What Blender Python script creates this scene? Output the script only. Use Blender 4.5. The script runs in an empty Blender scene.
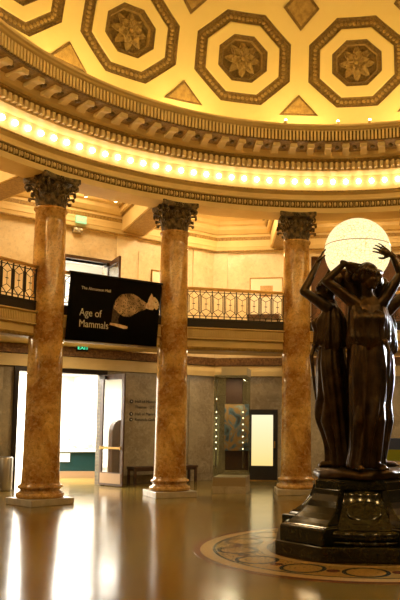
import bpy, bmesh, math, random
from mathutils import Vector, Matrix, Quaternion
random.seed(7)
PI = math.pi
R_ = math.radians
sc = bpy.context.scene
COL = sc.collection

# ------------------------------------------------------------------ materials
def new_mat(name):
    m = bpy.data.materials.new(name); m.use_nodes = True
    nt = m.node_tree; nt.nodes.clear()
    return m, nt
def N(nt, t, **kw):
    n = nt.nodes.new(t)
    for k, v in kw.items():
        if k in n.inputs: n.inputs[k].default_value = v
        else: setattr(n, k, v)
    return n
def pbr(name, col, rough=.5, metal=0, col2=None, scale=4, bump=0, bscale=20, detail=6, spec=.5, coat=0, lo=.35, hi=.65, emit=None, estr=0):
    m, nt = new_mat(name)
    b = N(nt, 'ShaderNodeBsdfPrincipled'); o = N(nt, 'ShaderNodeOutputMaterial')
    nt.links.new(b.outputs[0], o.inputs[0])
    b.inputs['Base Color'].default_value = (*col, 1); b.inputs['Roughness'].default_value = rough
    b.inputs['Metallic'].default_value = metal; b.inputs['Specular IOR Level'].default_value = spec
    b.inputs['Coat Weight'].default_value = coat; b.inputs['Coat Roughness'].default_value = .08
    tc = N(nt, 'ShaderNodeTexCoord')
    if col2:
        n = N(nt, 'ShaderNodeTexNoise', Scale=scale, Detail=detail, Roughness=.6)
        r = N(nt, 'ShaderNodeValToRGB')
        r.color_ramp.elements[0].position = lo; r.color_ramp.elements[1].position = hi
        r.color_ramp.elements[0].color = (*col, 1); r.color_ramp.elements[1].color = (*col2, 1)
        nt.links.new(tc.outputs['Object'], n.inputs['Vector']); nt.links.new(n.outputs[0], r.inputs[0])
        nt.links.new(r.outputs[0], b.inputs['Base Color'])
    if bump:
        n2 = N(nt, 'ShaderNodeTexNoise', Scale=bscale, Detail=4)
        bp = N(nt, 'ShaderNodeBump', Strength=bump, Distance=.05)
        nt.links.new(tc.outputs['Object'], n2.inputs['Vector']); nt.links.new(n2.outputs[0], bp.inputs['Height'])
        nt.links.new(bp.outputs[0], b.inputs['Normal'])
    if emit:
        b.inputs['Emission Color'].default_value = (*emit, 1); b.inputs['Emission Strength'].default_value = estr
    return m
def marble(name, c1, c2, c3, scale=1.2, rough=.15, vein=1.0, patch=.5, spec=.5, soft=.8, lo=.3, hi=.6):
    """cloudy stone: c1 body, c2 darker clouds, c3 pale veins and flecks"""
    m, nt = new_mat(name); L = nt.links.new
    b = N(nt, 'ShaderNodeBsdfPrincipled', Roughness=rough); o = N(nt, 'ShaderNodeOutputMaterial'); L(b.outputs[0], o.inputs[0])
    b.inputs['Specular IOR Level'].default_value = spec
    tc = N(nt, 'ShaderNodeTexCoord')
    n = N(nt, 'ShaderNodeTexNoise', Scale=scale, Detail=7, Roughness=.62, Distortion=.6)
    L(tc.outputs['Object'], n.inputs['Vector'])
    r = N(nt, 'ShaderNodeValToRGB'); e = r.color_ramp.elements
    e[0].position = lo; e[1].position = hi
    e[0].color = (*c2, 1); e[1].color = (*c1, 1)
    L(n.outputs[0], r.inputs[0])
    n2 = N(nt, 'ShaderNodeTexNoise', Scale=scale * 5, Detail=8, Roughness=.7, Distortion=1.2)
    L(tc.outputs['Object'], n2.inputs['Vector'])
    r2 = N(nt, 'ShaderNodeValToRGB'); e = r2.color_ramp.elements
    e[0].position = .5; e[1].position = .72; e[0].color = (0, 0, 0, 1); e[1].color = (vein, vein, vein, 1)
    L(n2.outputs[0], r2.inputs[0])
    mx = N(nt, 'ShaderNodeMixRGB'); mx.inputs[2].default_value = (*c3, 1)
    L(r2.outputs[0], mx.inputs[0]); L(r.outputs[0], mx.inputs[1])
    n3 = N(nt, 'ShaderNodeTexNoise', Scale=scale * 14, Detail=5, Roughness=.8)
    L(tc.outputs['Object'], n3.inputs['Vector'])
    r3 = N(nt, 'ShaderNodeValToRGB'); e = r3.color_ramp.elements
    e[0].position = .36; e[1].position = .5; e[0].color = (.45, .45, .45, 1); e[1].color = (1, 1, 1, 1)
    L(n3.outputs[0], r3.inputs[0])
    mm = N(nt, 'ShaderNodeMixRGB', blend_type='MULTIPLY'); mm.inputs[0].default_value = soft
    L(mx.outputs[0], mm.inputs[1]); L(r3.outputs[0], mm.inputs[2])
    L(mm.outputs[0], b.inputs['Base Color'])
    return m
def emis(name, col, s):
    m, nt = new_mat(name)
    e = N(nt, 'ShaderNodeEmission', Strength=s); e.inputs[0].default_value = (*col, 1)
    o = N(nt, 'ShaderNodeOutputMaterial'); nt.links.new(e.outputs[0], o.inputs[0])
    return m
def glassy(name, tint, refl=.12, rough=.02):
    m, nt = new_mat(name); L = nt.links.new
    t = N(nt, 'ShaderNodeBsdfTransparent'); t.inputs[0].default_value = (*tint, 1)
    g = N(nt, 'ShaderNodeBsdfGlossy', Roughness=rough)
    x = N(nt, 'ShaderNodeMixShader'); x.inputs[0].default_value = refl
    o = N(nt, 'ShaderNodeOutputMaterial')
    L(t.outputs[0], x.inputs[1]); L(g.outputs[0], x.inputs[2]); L(x.outputs[0], o.inputs[0])
    return m
M = {}
M['cream'] = pbr('cream_plaster', (.70, .525, .225), .55, col2=(.78, .60, .28), scale=1.5, bump=.05)
M['dome'] = pbr('dome_plaster', (.77, .625, .25), .5, col2=(.81, .665, .285), scale=1.0, bump=.03, bscale=6)
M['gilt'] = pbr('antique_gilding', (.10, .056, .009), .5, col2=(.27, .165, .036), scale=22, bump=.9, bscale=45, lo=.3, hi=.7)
M['gilt_light'] = pbr('gilded_bowl', (.25, .155, .036), .5, col2=(.42, .28, .075), scale=9, bump=.5, bscale=40)
M['gilt_trim'] = pbr('gilded_trim', (.25, .145, .028), .45, col2=(.44, .28, .07), scale=18, bump=.4, bscale=40)
M['shaft'] = marble('honey_scagliola', (.74, .46, .135), (.35, .155, .032), (.86, .64, .28), 1.1, .14, .6, .75, lo=.40, hi=.60)
M['base_stone'] = pbr('pale_plinth_stone', (.42, .37, .28), .35, col2=(.55, .49, .38), scale=6, bump=.05)
M['capital'] = pbr('dark_bronze_capital', (.045, .030, .012), .42, metal=.25, col2=(.27, .18, .07), scale=10, bump=.5, bscale=50, lo=.42, hi=.68)
M['wall_up'] = marble('cream_marble', (.80, .68, .46), (.66, .50, .28), (.88, .80, .62), .7, .3, .5, .5, soft=.3)
M['wall_low'] = marble('brown_grey_marble', (.32, .255, .155), (.19, .14, .08), (.46, .39, .27), .9, .22, .6, .6, soft=.35)
M['slab_low'] = marble('brown_grey_marble_slab', (.36, .29, .18), (.22, .165, .10), (.52, .45, .32), 1.1, .2, .6, .6, soft=.35)
M['iron'] = pbr('black_bronze_railing', (.018, .011, .006), .4, metal=.5)
M['brass'] = pbr('brass_rail', (.45, .26, .07), .3, metal=.8)
M['black'] = pbr('black_banner_fabric', (.003, .0025, .0025), .8, bump=.05, spec=.1)
M['dark_wood'] = pbr('dark_stained_wood', (.045, .020, .008), .35, col2=(.09, .04, .015), scale=9, bump=.05)
M['bronze'] = pbr('dark_patinated_bronze', (.036, .021, .009), .34, metal=.7, col2=(.085, .05, .02), scale=6, bump=.12, bscale=25)
M['pedestal'] = marble('dark_green_marble', (.020, .019, .009), (.008, .008, .005), (.055, .046, .02), 1.8, .1, .5, .6, .5)
M['white'] = pbr('white_wall_paint', (.82, .82, .80), .6)
M['text'] = pbr('grey_lettering', (.62, .60, .55), .6)
M['text_dark'] = pbr('dark_lettering', (.02, .015, .01), .6)
M['fur_head'] = pbr('printed_cat_face', (.60, .38, .2), .7, col2=(.85, .72, .55), scale=14)
M['steel'] = pbr('brushed_steel', (.35, .31, .25), .3, metal=.8)
M['exit'] = emis('exit_green', (.10, .95, .45), 1.6)
M['exit_face'] = pbr('exit_sign_face', (.30, .62, .40), .5, emit=(.3, .9, .5), estr=.5)
M['bulb'] = emis('warm_bulb', (1, .78, .48), 15)
M['lamp'] = emis('warm_spot_lens', (1, .70, .36), 40)
M['frosted'] = emis('backlit_frosted_glass', (1, .84, .42), 1.05)
M['glow_dot'] = emis('glowing_point', (1, .82, .5), 7)
M['glass'] = glassy('clear_case_glass', (.90, .92, .86), .10)
M['door_glass'] = glassy('door_glass', (.62, .60, .52), .38, .03)
M['mat_board'] = pbr('pale_mat_board', (.85, .78, .62), .6)
M['print'] = pbr('small_brown_print', (.45, .25, .09), .6, col2=(.62, .42, .2), scale=12)
M['teal'] = pbr('teal_case_glass', (.007, .03, .03), .2)
M['bone'] = pbr('fossil_bone', (.72, .58, .38), .6, col2=(.55, .4, .22), scale=12, bump=.2)
M['tan'] = pbr('tan_kick_plate', (.35, .23, .13), .35, metal=.4)
M['green_patch'] = pbr('yellow_green_panel', (.30, .38, .03), .5)
M['blue_patch'] = pbr('blue_panel', (.05, .09, .28), .5)

def spots_mat():
    m, nt = new_mat('printed_spotted_coat'); L = nt.links.new
    b = N(nt, 'ShaderNodeBsdfPrincipled', Roughness=.7); o = N(nt, 'ShaderNodeOutputMaterial'); L(b.outputs[0], o.inputs[0])
    tc = N(nt, 'ShaderNodeTexCoord'); v = N(nt, 'ShaderNodeTexVoronoi', Scale=26); L(tc.outputs['Object'], v.inputs['Vector'])
    r = N(nt, 'ShaderNodeValToRGB'); e = r.color_ramp.elements
    e[0].position = .28; e[0].color = (.02, .012, .006, 1); e[1].position = .42; e[1].color = (.66, .47, .29, 1)
    n = N(nt, 'ShaderNodeTexNoise', Scale=2.6, Detail=3); L(tc.outputs['Object'], n.inputs['Vector'])
    r2 = N(nt, 'ShaderNodeValToRGB'); r2.color_ramp.elements[0].position = .35; r2.color_ramp.elements[1].position = .62
    r2.color_ramp.elements[0].color = (.16, .13, .11, 1)
    L(n.outputs[0], r2.inputs[0])
    mx = N(nt, 'ShaderNodeMixRGB', blend_type='MULTIPLY'); mx.inputs[0].default_value = 1
    L(v.outputs['Distance'], r.inputs[0]); L(r.outputs[0], mx.inputs[1]); L(r2.outputs[0], mx.inputs[2]); L(mx.outputs[0], b.inputs['Base Color'])
    return m
M['spots'] = spots_mat()

def floor_mat():
    m, nt = new_mat('polished_terrazzo'); L = nt.links.new
    b = N(nt, 'ShaderNodeBsdfPrincipled'); o = N(nt, 'ShaderNodeOutputMaterial'); L(b.outputs[0], o.inputs[0])
    tc = N(nt, 'ShaderNodeTexCoord')
    n = N(nt, 'ShaderNodeTexNoise', Scale=.8, Detail=8, Roughness=.65); L(tc.outputs['Object'], n.inputs['Vector'])
    r = N(nt, 'ShaderNodeValToRGB'); e = r.color_ramp.elements
    e[0].position = .35; e[0].color = (.145, .095, .020, 1); e[1].position = .68; e[1].color = (.24, .16, .036, 1)
    L(n.outputs[0], r.inputs[0])
    n2 = N(nt, 'ShaderNodeTexNoise', Scale=60, Detail=3); L(tc.outputs['Object'], n2.inputs['Vector'])
    mx = N(nt, 'ShaderNodeMixRGB', blend_type='OVERLAY'); mx.inputs[0].default_value = .35
    L(r.outputs[0], mx.inputs[1]); L(n2.outputs[0], mx.inputs[2]); L(mx.outputs[0], b.inputs['Base Color'])
    n3 = N(nt, 'ShaderNodeTexNoise', Scale=1.6, Detail=4); L(tc.outputs['Object'], n3.inputs['Vector'])
    mr = N(nt, 'ShaderNodeMapRange'); mr.inputs['To Min'].default_value = .10; mr.inputs['To Max'].default_value = .20
    L(n3.outputs[0], mr.inputs[0]); L(mr.outputs[0], b.inputs['Roughness'])
    b.inputs['Specular IOR Level'].default_value = .75
    n4 = N(nt, 'ShaderNodeTexNoise', Scale=2.2, Detail=2); L(tc.outputs['Object'], n4.inputs['Vector'])
    bp = N(nt, 'ShaderNodeBump', Strength=.04, Distance=.05); L(n4.outputs[0], bp.inputs['Height']); L(bp.outputs[0], b.inputs['Normal'])
    return m
M['floor'] = floor_mat()
def inlay(name, c): return pbr(name, c, .15, col2=tuple(x * 1.35 for x in c), scale=30, spec=.9)
M['inlay_red'] = inlay('red_brown_inlay', (.15, .04, .015))
M['inlay_gold'] = inlay('golden_inlay', (.33, .20, .05))
M['inlay_dark'] = inlay('dark_green_inlay', (.045, .045, .03))
M['inlay_pale'] = inlay('pale_inlay', (.40, .27, .10))
def pane_mat():
    m, nt = new_mat('backlit_frosted_pane'); L = nt.links.new
    e = N(nt, 'ShaderNodeEmission', Strength=1.1); o = N(nt, 'ShaderNodeOutputMaterial'); L(e.outputs[0], o.inputs[0])
    tc = N(nt, 'ShaderNodeTexCoord'); sx_ = N(nt, 'ShaderNodeSeparateXYZ'); L(tc.outputs['Object'], sx_.inputs[0])
    mr = N(nt, 'ShaderNodeMapRange'); mr.inputs['From Min'].default_value = .43; mr.inputs['From Max'].default_value = 1.9; L(sx_.outputs[2], mr.inputs[0])
    r = N(nt, 'ShaderNodeValToRGB'); r.color_ramp.elements[0].color = (1, .70, .24, 1); r.color_ramp.elements[1].color = (1, .92, .58, 1)
    L(mr.outputs[0], r.inputs[0]); L(r.outputs[0], e.inputs[0]); return m
M['frosted'] = pane_mat()
def globe_mat():
    m, nt = new_mat('glass_tile_globe'); L = nt.links.new
    e = N(nt, 'ShaderNodeEmission'); o = N(nt, 'ShaderNodeOutputMaterial'); L(e.outputs[0], o.inputs[0])
    tc = N(nt, 'ShaderNodeTexCoord')
    v = N(nt, 'ShaderNodeTexVoronoi', Scale=22, feature='DISTANCE_TO_EDGE'); L(tc.outputs['Object'], v.inputs['Vector'])
    r = N(nt, 'ShaderNodeValToRGB'); r.color_ramp.elements[0].position = 0; r.color_ramp.elements[1].position = .09
    r.color_ramp.elements[0].color = (.85, .52, .14, 1); r.color_ramp.elements[1].color = (1, .86, .47, 1)
    L(v.outputs[0], r.inputs[0]); L(r.outputs[0], e.inputs[0]); e.inputs[1].default_value = 1.35
    return m
M['globe'] = globe_mat()

# ------------------------------------------------------------------ mesh helpers
class MB:
    def __init__(s): s.bm = bmesh.new()
    def verts(s, pts): return [s.bm.verts.new(p) for p in pts]
    def face(s, vs, mi=0, smooth=False):
        try:
            f = s.bm.faces.new(vs); f.material_index = mi; f.smooth = smooth; return f
        except ValueError: return None
    def loft(s, rings, closed=True, cap=True, mi=0, smooth=True, mis=None):
        R = [s.verts(r) for r in rings]; n = len(R[0])
        for k in range(len(R) - 1):
            m = mis[k] if mis else mi
            for i in range(n if closed else n - 1):
                j = (i + 1) % n
                s.face((R[k][i], R[k][j], R[k + 1][j], R[k + 1][i]), m, smooth)
        if cap and closed:
            s.face(R[0][::-1], mis[0] if mis else mi); s.face(R[-1], mis[-1] if mis else mi)
        return R
    def box(s, x0, x1, y0, y1, z0, z1, mi=0, T=None):
        P = [Vector((x, y, z)) for z in (z0, z1) for x, y in ((x0, y0), (x1, y0), (x1, y1), (x0, y1))]
        if T: P = [T @ p for p in P]
        v = s.verts(P)
        for q in ((3, 2, 1, 0), (4, 5, 6, 7), (0, 1, 5, 4), (1, 2, 6, 5), (2, 3, 7, 6), (3, 0, 4, 7)): s.face([v[i] for i in q], mi)
    def lathe(s, prof, n=48, c=(0, 0, 0), mi=0, smooth=True, a0=0, a1=2 * PI, mis=None):
        full = abs(a1 - a0 - 2 * PI) < 1e-6
        k = n if full else n + 1
        rings = []
        for r, z in prof:
            rings.append([(c[0] + r * math.cos(a0 + (a1 - a0) * i / n), c[1] + r * math.sin(a0 + (a1 - a0) * i / n), c[2] + z) for i in range(k)])
        s.loft(rings, full, False, mi, smooth, mis)
    def tube(s, pts, r, n=8, mi=0, closed=False, cap=True):
        pts = [Vector(p) for p in pts]; m = len(pts); rings = []
        rr = r if isinstance(r, (list, tuple)) else [r] * m
        up = None
        for i, p in enumerate(pts):
            if closed: t = pts[(i + 1) % m] - pts[i - 1]
            else: t = pts[min(i + 1, m - 1)] - pts[max(i - 1, 0)]
            t.normalize()
            if up is None:
                up = Vector((0, 0, 1)) if abs(t.z) < .9 else Vector((1, 0, 0))
            a = t.cross(up)
            if a.length < 1e-5: a = t.orthogonal()
            a.normalize(); b = a.cross(t); up = b
            rings.append([p + (a * math.cos(2 * PI * k / n) + b * math.sin(2 * PI * k / n)) * rr[i] for k in range(n)])
        if closed: rings.append(rings[0])
        s.loft(rings, True, cap and not closed, mi)
    def ell(s, c, r, n=12, m=8, Q=None, mi=0):
        rings = []
        for j in range(1, m):
            f = PI * j / m
            ring = []
            for i in range(n):
                a = 2 * PI * i / n
                p = Vector((r[0] * math.sin(f) * math.cos(a), r[1] * math.sin(f) * math.sin(a), -r[2] * math.cos(f)))
                if Q: p = Q @ p
                ring.append(p + Vector(c))
            rings.append(ring)
        R = s.loft(rings, True, False, mi)
        for k, sg in ((0, -1), (-1, 1)):
            p = Vector((0, 0, sg * r[2]))
            if Q: p = Q @ p
            v = s.bm.verts.new(p + Vector(c))
            for i in range(n):
                j = (i + 1) % n
                s.face((R[k][j], R[k][i], v) if sg < 0 else (R[k][i], R[k][j], v), mi, True)
    def capsule(s, a, b, ra, rb, n=12):
        a = Vector(a); b = Vector(b); t = (b - a).normalized()
        o = t.orthogonal().normalized(); q = t.cross(o)
        rings = []
        for k in range(1, 4):
            f = PI / 2 * k / 4; rings.append((a - t * ra * math.cos(f), ra * math.sin(f)))
        L = 5
        for k in range(L + 1):
            u = k / L; rings.append((a.lerp(b, u), ra + (rb - ra) * u))
        for k in range(3, 0, -1):
            f = PI / 2 * k / 4; rings.append((b + t * rb * math.cos(f), rb * math.sin(f)))
        s.loft([[c + (o * math.cos(2 * PI * i / n) + q * math.sin(2 * PI * i / n)) * r for i in range(n)] for c, r in rings])
    def prism(s, poly, y0, y1, mi=0, T=None, axis='y'):
        """polygon in x,z given a depth along y"""
        A = [Vector((x, y0, z)) for x, z in poly]; B = [Vector((x, y1, z)) for x, z in poly]
        if axis == 'z': A = [Vector((x, z, y0)) for x, z in poly]; B = [Vector((x, z, y1)) for x, z in poly]
        if T: A = [T @ p for p in A]; B = [T @ p for p in B]
        a = s.verts(A); b = s.verts(B); n = len(poly)
        s.face(a, mi); s.face(b[::-1], mi)
        for i in range(n):
            j = (i + 1) % n; s.face((a[j], a[i], b[i], b[j]), mi)
    def build(s, name, mats, parent=None, T=None, recalc=True):
        if recalc: bmesh.ops.recalc_face_normals(s.bm, faces=s.bm.faces)
        me = bpy.data.meshes.new(name); s.bm.to_mesh(me); s.bm.free()
        for m in (mats if isinstance(mats, (list, tuple)) else [mats]): me.materials.append(m)
        o = bpy.data.objects.new(name, me); COL.objects.link(o)
        if T is not None: o.matrix_world = T
        if parent: o.parent = parent
        return o
def tag(o, label, cat, group=None, kind=None):
    o['label'] = label; o['category'] = cat
    if group: o['group'] = group
    if kind: o['kind'] = kind
    return o
def struct(o, label=None):
    o['kind'] = 'structure'
    if label: o['label'] = label
    return o
def empty(name, loc, rz=0):
    o = bpy.data.objects.new(name, None); COL.objects.link(o); o.location = loc; o.rotation_euler = (0, 0, rz)
    o.empty_display_size = .2
    return o
def copy_tree(o, parent=None):
    c = o.copy(); COL.objects.link(c); c.parent = parent
    for ch in list(o.children): copy_tree(ch, c)
    return c
def frame(az, A):
    """wall frame: x to the right seen from the centre, y outward, z up; az in degrees"""
    th = R_(az - 90)
    return Matrix.Translation((A * math.cos(R_(az)), A * math.sin(R_(az)), 0)) @ Matrix.Rotation(th, 4, 'Z')
def text(name, body, size, mat, parent, loc, ext=.002, rot=(PI / 2, 0, 0), sx=1):
    cu = bpy.data.curves.new(name, 'FONT'); cu.body = body; cu.size = size; cu.extrude = ext
    cu.materials.append(mat)
    o = bpy.data.objects.new(name, cu); COL.objects.link(o); o.parent = parent
    bpy.context.view_layer.update()
    me = bpy.data.meshes.new_from_object(o); bpy.data.objects.remove(o)
    o = bpy.data.objects.new(name, me); COL.objects.link(o); o.parent = parent
    o.location = loc; o.rotation_euler = rot; o.scale = (sx, 1, 1)
    return o

AZ = [93.518 + 22.5 * k for k in range(16)]
RC = 7.7136

# ------------------------------------------------------------------ floor and inlay
mb = MB(); mb.lathe([(0.001, 0), (8, 0), (24, 0)], 64)
fl = mb.build('floor', M['floor'], recalc=False); struct(fl)
for p in fl.data.polygons: pass
def ring(mb, r0, r1, z0, z1, c=(0, 0), n=96, mi=0):
    mb.lathe([(r0, z0), (r0, z1), (r1, z1), (r1, z0)], n, (c[0], c[1], 0), mi, False)
mb = MB(); ring(mb, 2.10, 2.19, 0, .002); ring(mb, 1.19, 1.23, 0, .002)
struct(mb.build('trim_1', M['inlay_red']))
mb = MB(); ring(mb, 1.94, 2.10, 0, .002); ring(mb, 1.23, 1.34, 0, .002)
struct(mb.build('trim_2', M['inlay_pale']))
mb = MB(); ring(mb, 1.34, 1.90, 0, .002)
struct(mb.build('trim_3', M['inlay_gold']))
mb = MB(); ring(mb, 1.90, 1.94, 0, .0025)
for k in range(14):
    a = 2 * PI * (k + .3) / 14
    ring(mb, .22, .27, 0, .004, (1.62 * math.cos(a), 1.62 * math.sin(a)), 32)
struct(mb.build('trim_4', M['inlay_dark']))
mb = MB()
for k in range(14):
    a = 2 * PI * (k + .8) / 14
    ring(mb, .001, .08, 0, .004, (1.62 * math.cos(a), 1.62 * math.sin(a)), 24)
struct(mb.build('trim_5', M['inlay_red']))

# ------------------------------------------------------------------ ring entablature and cornice
prof = [(8.1, 7.95), (8.1, 6.76), (7.42, 6.76), (7.42, 6.885), (7.46, 6.89), (7.46, 7.065), (7.41, 7.07), (7.40, 7.10), (7.45, 7.12),
        (7.46, 7.22), (7.34, 7.26), (7.34, 7.30), (7.50, 7.31), (7.52, 7.55), (7.46, 7.70), (7.2, 7.735), (7.2, 7.93), (7.06, 7.945), (7.02, 7.98), (6.9, 7.99), (6.84, 8.03), (6.80, 8.06),
        (6.30, 8.10), (6.24, 8.095), (6.25, 8.335), (6.15, 8.35), (6.12, 8.37), (6.06, 8.38), (6.04, 8.42), (6.2, 8.46), (7.4, 8.46)]
mis = [0] * (len(prof) - 1)
for k in (3, 4, 10, 16, 17, 21, 22): mis[k] = 1
mis[23] = 2; mis[22] = 2; mis[3] = 2; mis[4] = 2
mb = MB(); mb.lathe(prof, 192, mis=mis, smooth=False)
corn = struct(mb.build('trim_6', [M['cream'], M['gilt_trim'], M['gilt']], recalc=False))
def around(n, r, z, fn, a0=0, a1=360):
    for k in range(n):
        a = 360 * (k + .5) / n
        if a0 <= a <= a1: fn(Matrix.Rotation(R_(a), 4, 'Z') @ Matrix.Translation((r, 0, z)))
mb = MB()   # egg moulding of the architrave
around(360, 7.45, 6.985, lambda T: mb.ell(T @ Vector((0, 0, 0)), (.03, .036, .055), 6, 4, T.to_3x3()), 10, 215)
around(360, 7.45, 6.985, lambda T: mb.box(-.025, .01, .056, .068, -.07, .05, 0, T), 10, 215)
mb.build('egg_moulding', M['cream'], corn)
mb = MB()   # dentil course
around(336, 7.15, 7.74, lambda T: mb.box(-.09, .06, -.036, .036, .03, .17, 0, T))
mb.build('dentil_course', M['cream'], corn)
mb = MB()   # fluted corona
around(480, 6.24, 8.10, lambda T: mb.box(-.04, .02, -.024, .024, .012, .235, 0, T))
mb.build('fluted_band', M['cream'], corn)
mb = MB()   # modillions
def modil(T):
    P = [(.15, 0), (.15, -.10), (.08, -.13), (0, -.10), (-.10, -.07), (-.25, -.085), (-.29, -.05), (-.29, 0)]
    A = [T @ Vector((x, -.075, z)) for x, z in P]; B = [T @ Vector((x, .075, z)) for x, z in P]
    mb.loft([A, B], True, True, 0, False)
    mb.tube([T @ Vector((.08, -.085, -.09)), T @ Vector((.08, .085, -.09))], .04, 8)
    mb.tube([T @ Vector((-.25, -.085, -.06)), T @ Vector((-.25, .085, -.06))], .035, 8)
around(100, 6.66, 8.10, modil)
mb.build('modillions', M['cream'], corn)
mb = MB()
around(100, 6.55, 8.075, lambda T: mb.ell(T @ Vector((0, .205, -.01)), (.09, .055, .03), 8, 4, T.to_3x3()), 20, 210)
mb.build('soffit_rosettes', M['gilt'], corn)

# ------------------------------------------------------------------ dome with octagonal coffers
RS, ZC = 7.35, 8.6
PH0, DPH = 14.3, 9.75
def S(az, ph, R=RS):
    return Vector((R * math.cos(R_(ph)) * math.cos(R_(az)), R * math.cos(R_(ph)) * math.sin(R_(az)), ZC + R * math.sin(R_(ph))))
THS = [i * 7.5 for i in range(48)]
def rho_o(t, h):
    d = ((t + 22.5) % 45) - 22.5
    return h / math.cos(R_(d))
def rho_s(t): return 1 / max(abs(math.cos(R_(t))), abs(math.sin(R_(t))))
mb = MB()
CELLS = []
for row in range(3):
    pc = PH0 + row * 2 * DPH
    for k in range(16):
        ac = 82.25 + 22.5 * k; CELLS.append((row, ac, pc))
        def loop(f, d): return [S(ac - f(t) * math.cos(R_(t)) * 11.25, pc + f(t) * math.sin(R_(t)) * DPH, RS + d) for t in THS]
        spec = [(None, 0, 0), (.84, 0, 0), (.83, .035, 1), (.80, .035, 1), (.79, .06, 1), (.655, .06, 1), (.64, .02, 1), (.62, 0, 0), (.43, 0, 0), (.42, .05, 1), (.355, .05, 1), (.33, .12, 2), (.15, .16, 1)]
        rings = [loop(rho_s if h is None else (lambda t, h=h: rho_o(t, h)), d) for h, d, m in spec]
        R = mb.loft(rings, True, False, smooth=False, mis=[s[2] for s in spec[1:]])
        mb.face(R[-1], 1)
rows = [S(0, p) for p in (-3, 4.55)]
for a, b in ((-2, 1.2), (1.2, 4.55)):
    mb.loft([[S(i * 3.75, a) for i in range(96)], [S(i * 3.75, b) for i in range(96)]], True, False)
top = PH0 + 5 * DPH
mb.loft([[S(i * 3.75, p) for i in range(96)] for p in (top, 68, 74, 80, 86, 89.9)], True, False)
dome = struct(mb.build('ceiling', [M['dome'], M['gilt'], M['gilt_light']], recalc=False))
# relief on the coffer frames
mb = MB()
for row, ac, pc in CELLS:
    if row > 1 or not (30 < ac % 360 < 190): continue
    for sd in range(8):
        for q in range(8):
            t0 = 22.5 + 45 * sd; f = (q + .5) / 8
            h = .725 / math.cos(R_(22.5))
            x = h * (math.cos(R_(t0)) * (1 - f) + math.cos(R_(t0 + 45)) * f); y = h * (math.sin(R_(t0)) * (1 - f) + math.sin(R_(t0 + 45)) * f)
            p = S(ac - x * 11.25, pc + y * DPH, RS + .055)
            nrm = (Vector((0, 0, ZC)) - p).normalized()
            mb.ell(p, (.05, .045, .022), 6, 4, nrm.to_track_quat('Z', 'Y').to_matrix())
mb.build('coffer_relief', M['gilt_light'], dome)
# diamonds and triangles between the coffers
mb = MB()
for row in range(3):
    for k in range(16):
        az = 93.5 + 22.5 * k
        for lv in ([0, 1] if row == 0 else [1]):
            pb = PH0 - DPH if lv == 0 else PH0 + (2 * row + 1) * DPH
            hu, hv = .33, .40
            pts = [(-hu, 0), (hu, 0), (0, hv)] if lv == 0 else [(-hu, 0), (0, -hv), (hu, 0), (0, hv)]
            for sc_, d0, d1 in ((1, 0.01, -.03), (.80, -.028, -.05)):
                cx_ = 0; cy_ = .13 if lv == 0 else 0
                P = [((x - cx_) * sc_ + cx_, (y - cy_) * sc_ + cy_) for x, y in pts]
                mb.loft([[S(az - x * 11.25, pb + y * DPH, RS + d) for x, y in P] for d in (d0, d1)], True, True, 0 if sc_ == 1 else 1, False)
mb.build('diamond_panels', [M['gilt'], M['gilt_light']], dome)
# rosettes
def rosette_mesh():
    mb = MB()
    for ring_, n, L_, w, z0, z1, off in ((0, 8, .40, .105, .02, .07, 0), (1, 6, .27, .125, .08, .16, 15), (2, 6, .14, .05, .14, .2, 0)):
        for i in range(n):
            a = R_(360 * i / n + off); T = Matrix.Rotation(a, 4, 'Z')
            rings = []
            for u in range(7):
                f = u / 6; x = .03 + L_ * f; ww = w * math.sin(PI * (.12 + .83 * f)) ; z = z0 + (z1 - z0) * math.sin(PI * .85 * f)
                rings.append([T @ Vector((x, ww * s_, z + .03 * (abs(s_) - .5) + (.0 if s_ else -.015))) for s_ in (-1, -.6, 0, .6, 1)] + [T @ Vector((x, 0, z - .04))])
            mb.loft(rings, True, True)
    mb.ell((0, 0, .19), (.055, .055, .05), 10, 6)
    return mb
ros = None
for row, ac, pc in CELLS:
    if row > 1 or not (30 < ac % 360 < 190): continue
    p = S(ac, pc, RS + .14); n = (Vector((0, 0, ZC)) - p).normalized()
    Mx = Matrix.Translation(p) @ n.to_track_quat('Z', 'Y').to_matrix().to_4x4()
    if ros is None: ros = rosette_mesh().build('rosette', M['gilt_light'], dome); o = ros
    else: o = ros.copy(); COL.objects.link(o)
    o.parent = dome; o.matrix_world = Mx

# ------------------------------------------------------------------ bulbs of the cove
bulb = None
for k in range(150):
    a = 360 * (k + .2) / 150
    if not (38 < a < 172): continue
    if bulb is None:
        b = MB(); b.ell((0, 0, 0), (.058, .058, .058), 12, 8); bulb = b.build('light_bulb', M['bulb']); o = bulb
    else: o = bulb.copy(); COL.objects.link(o)
    o.location = (7.46 * math.cos(R_(a)), 7.46 * math.sin(R_(a)), 7.56)
    tag(o, 'small round glowing bulb in the row of lights under the dome cornice', 'light bulb', 'bulbs in the light cove ring')

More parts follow.
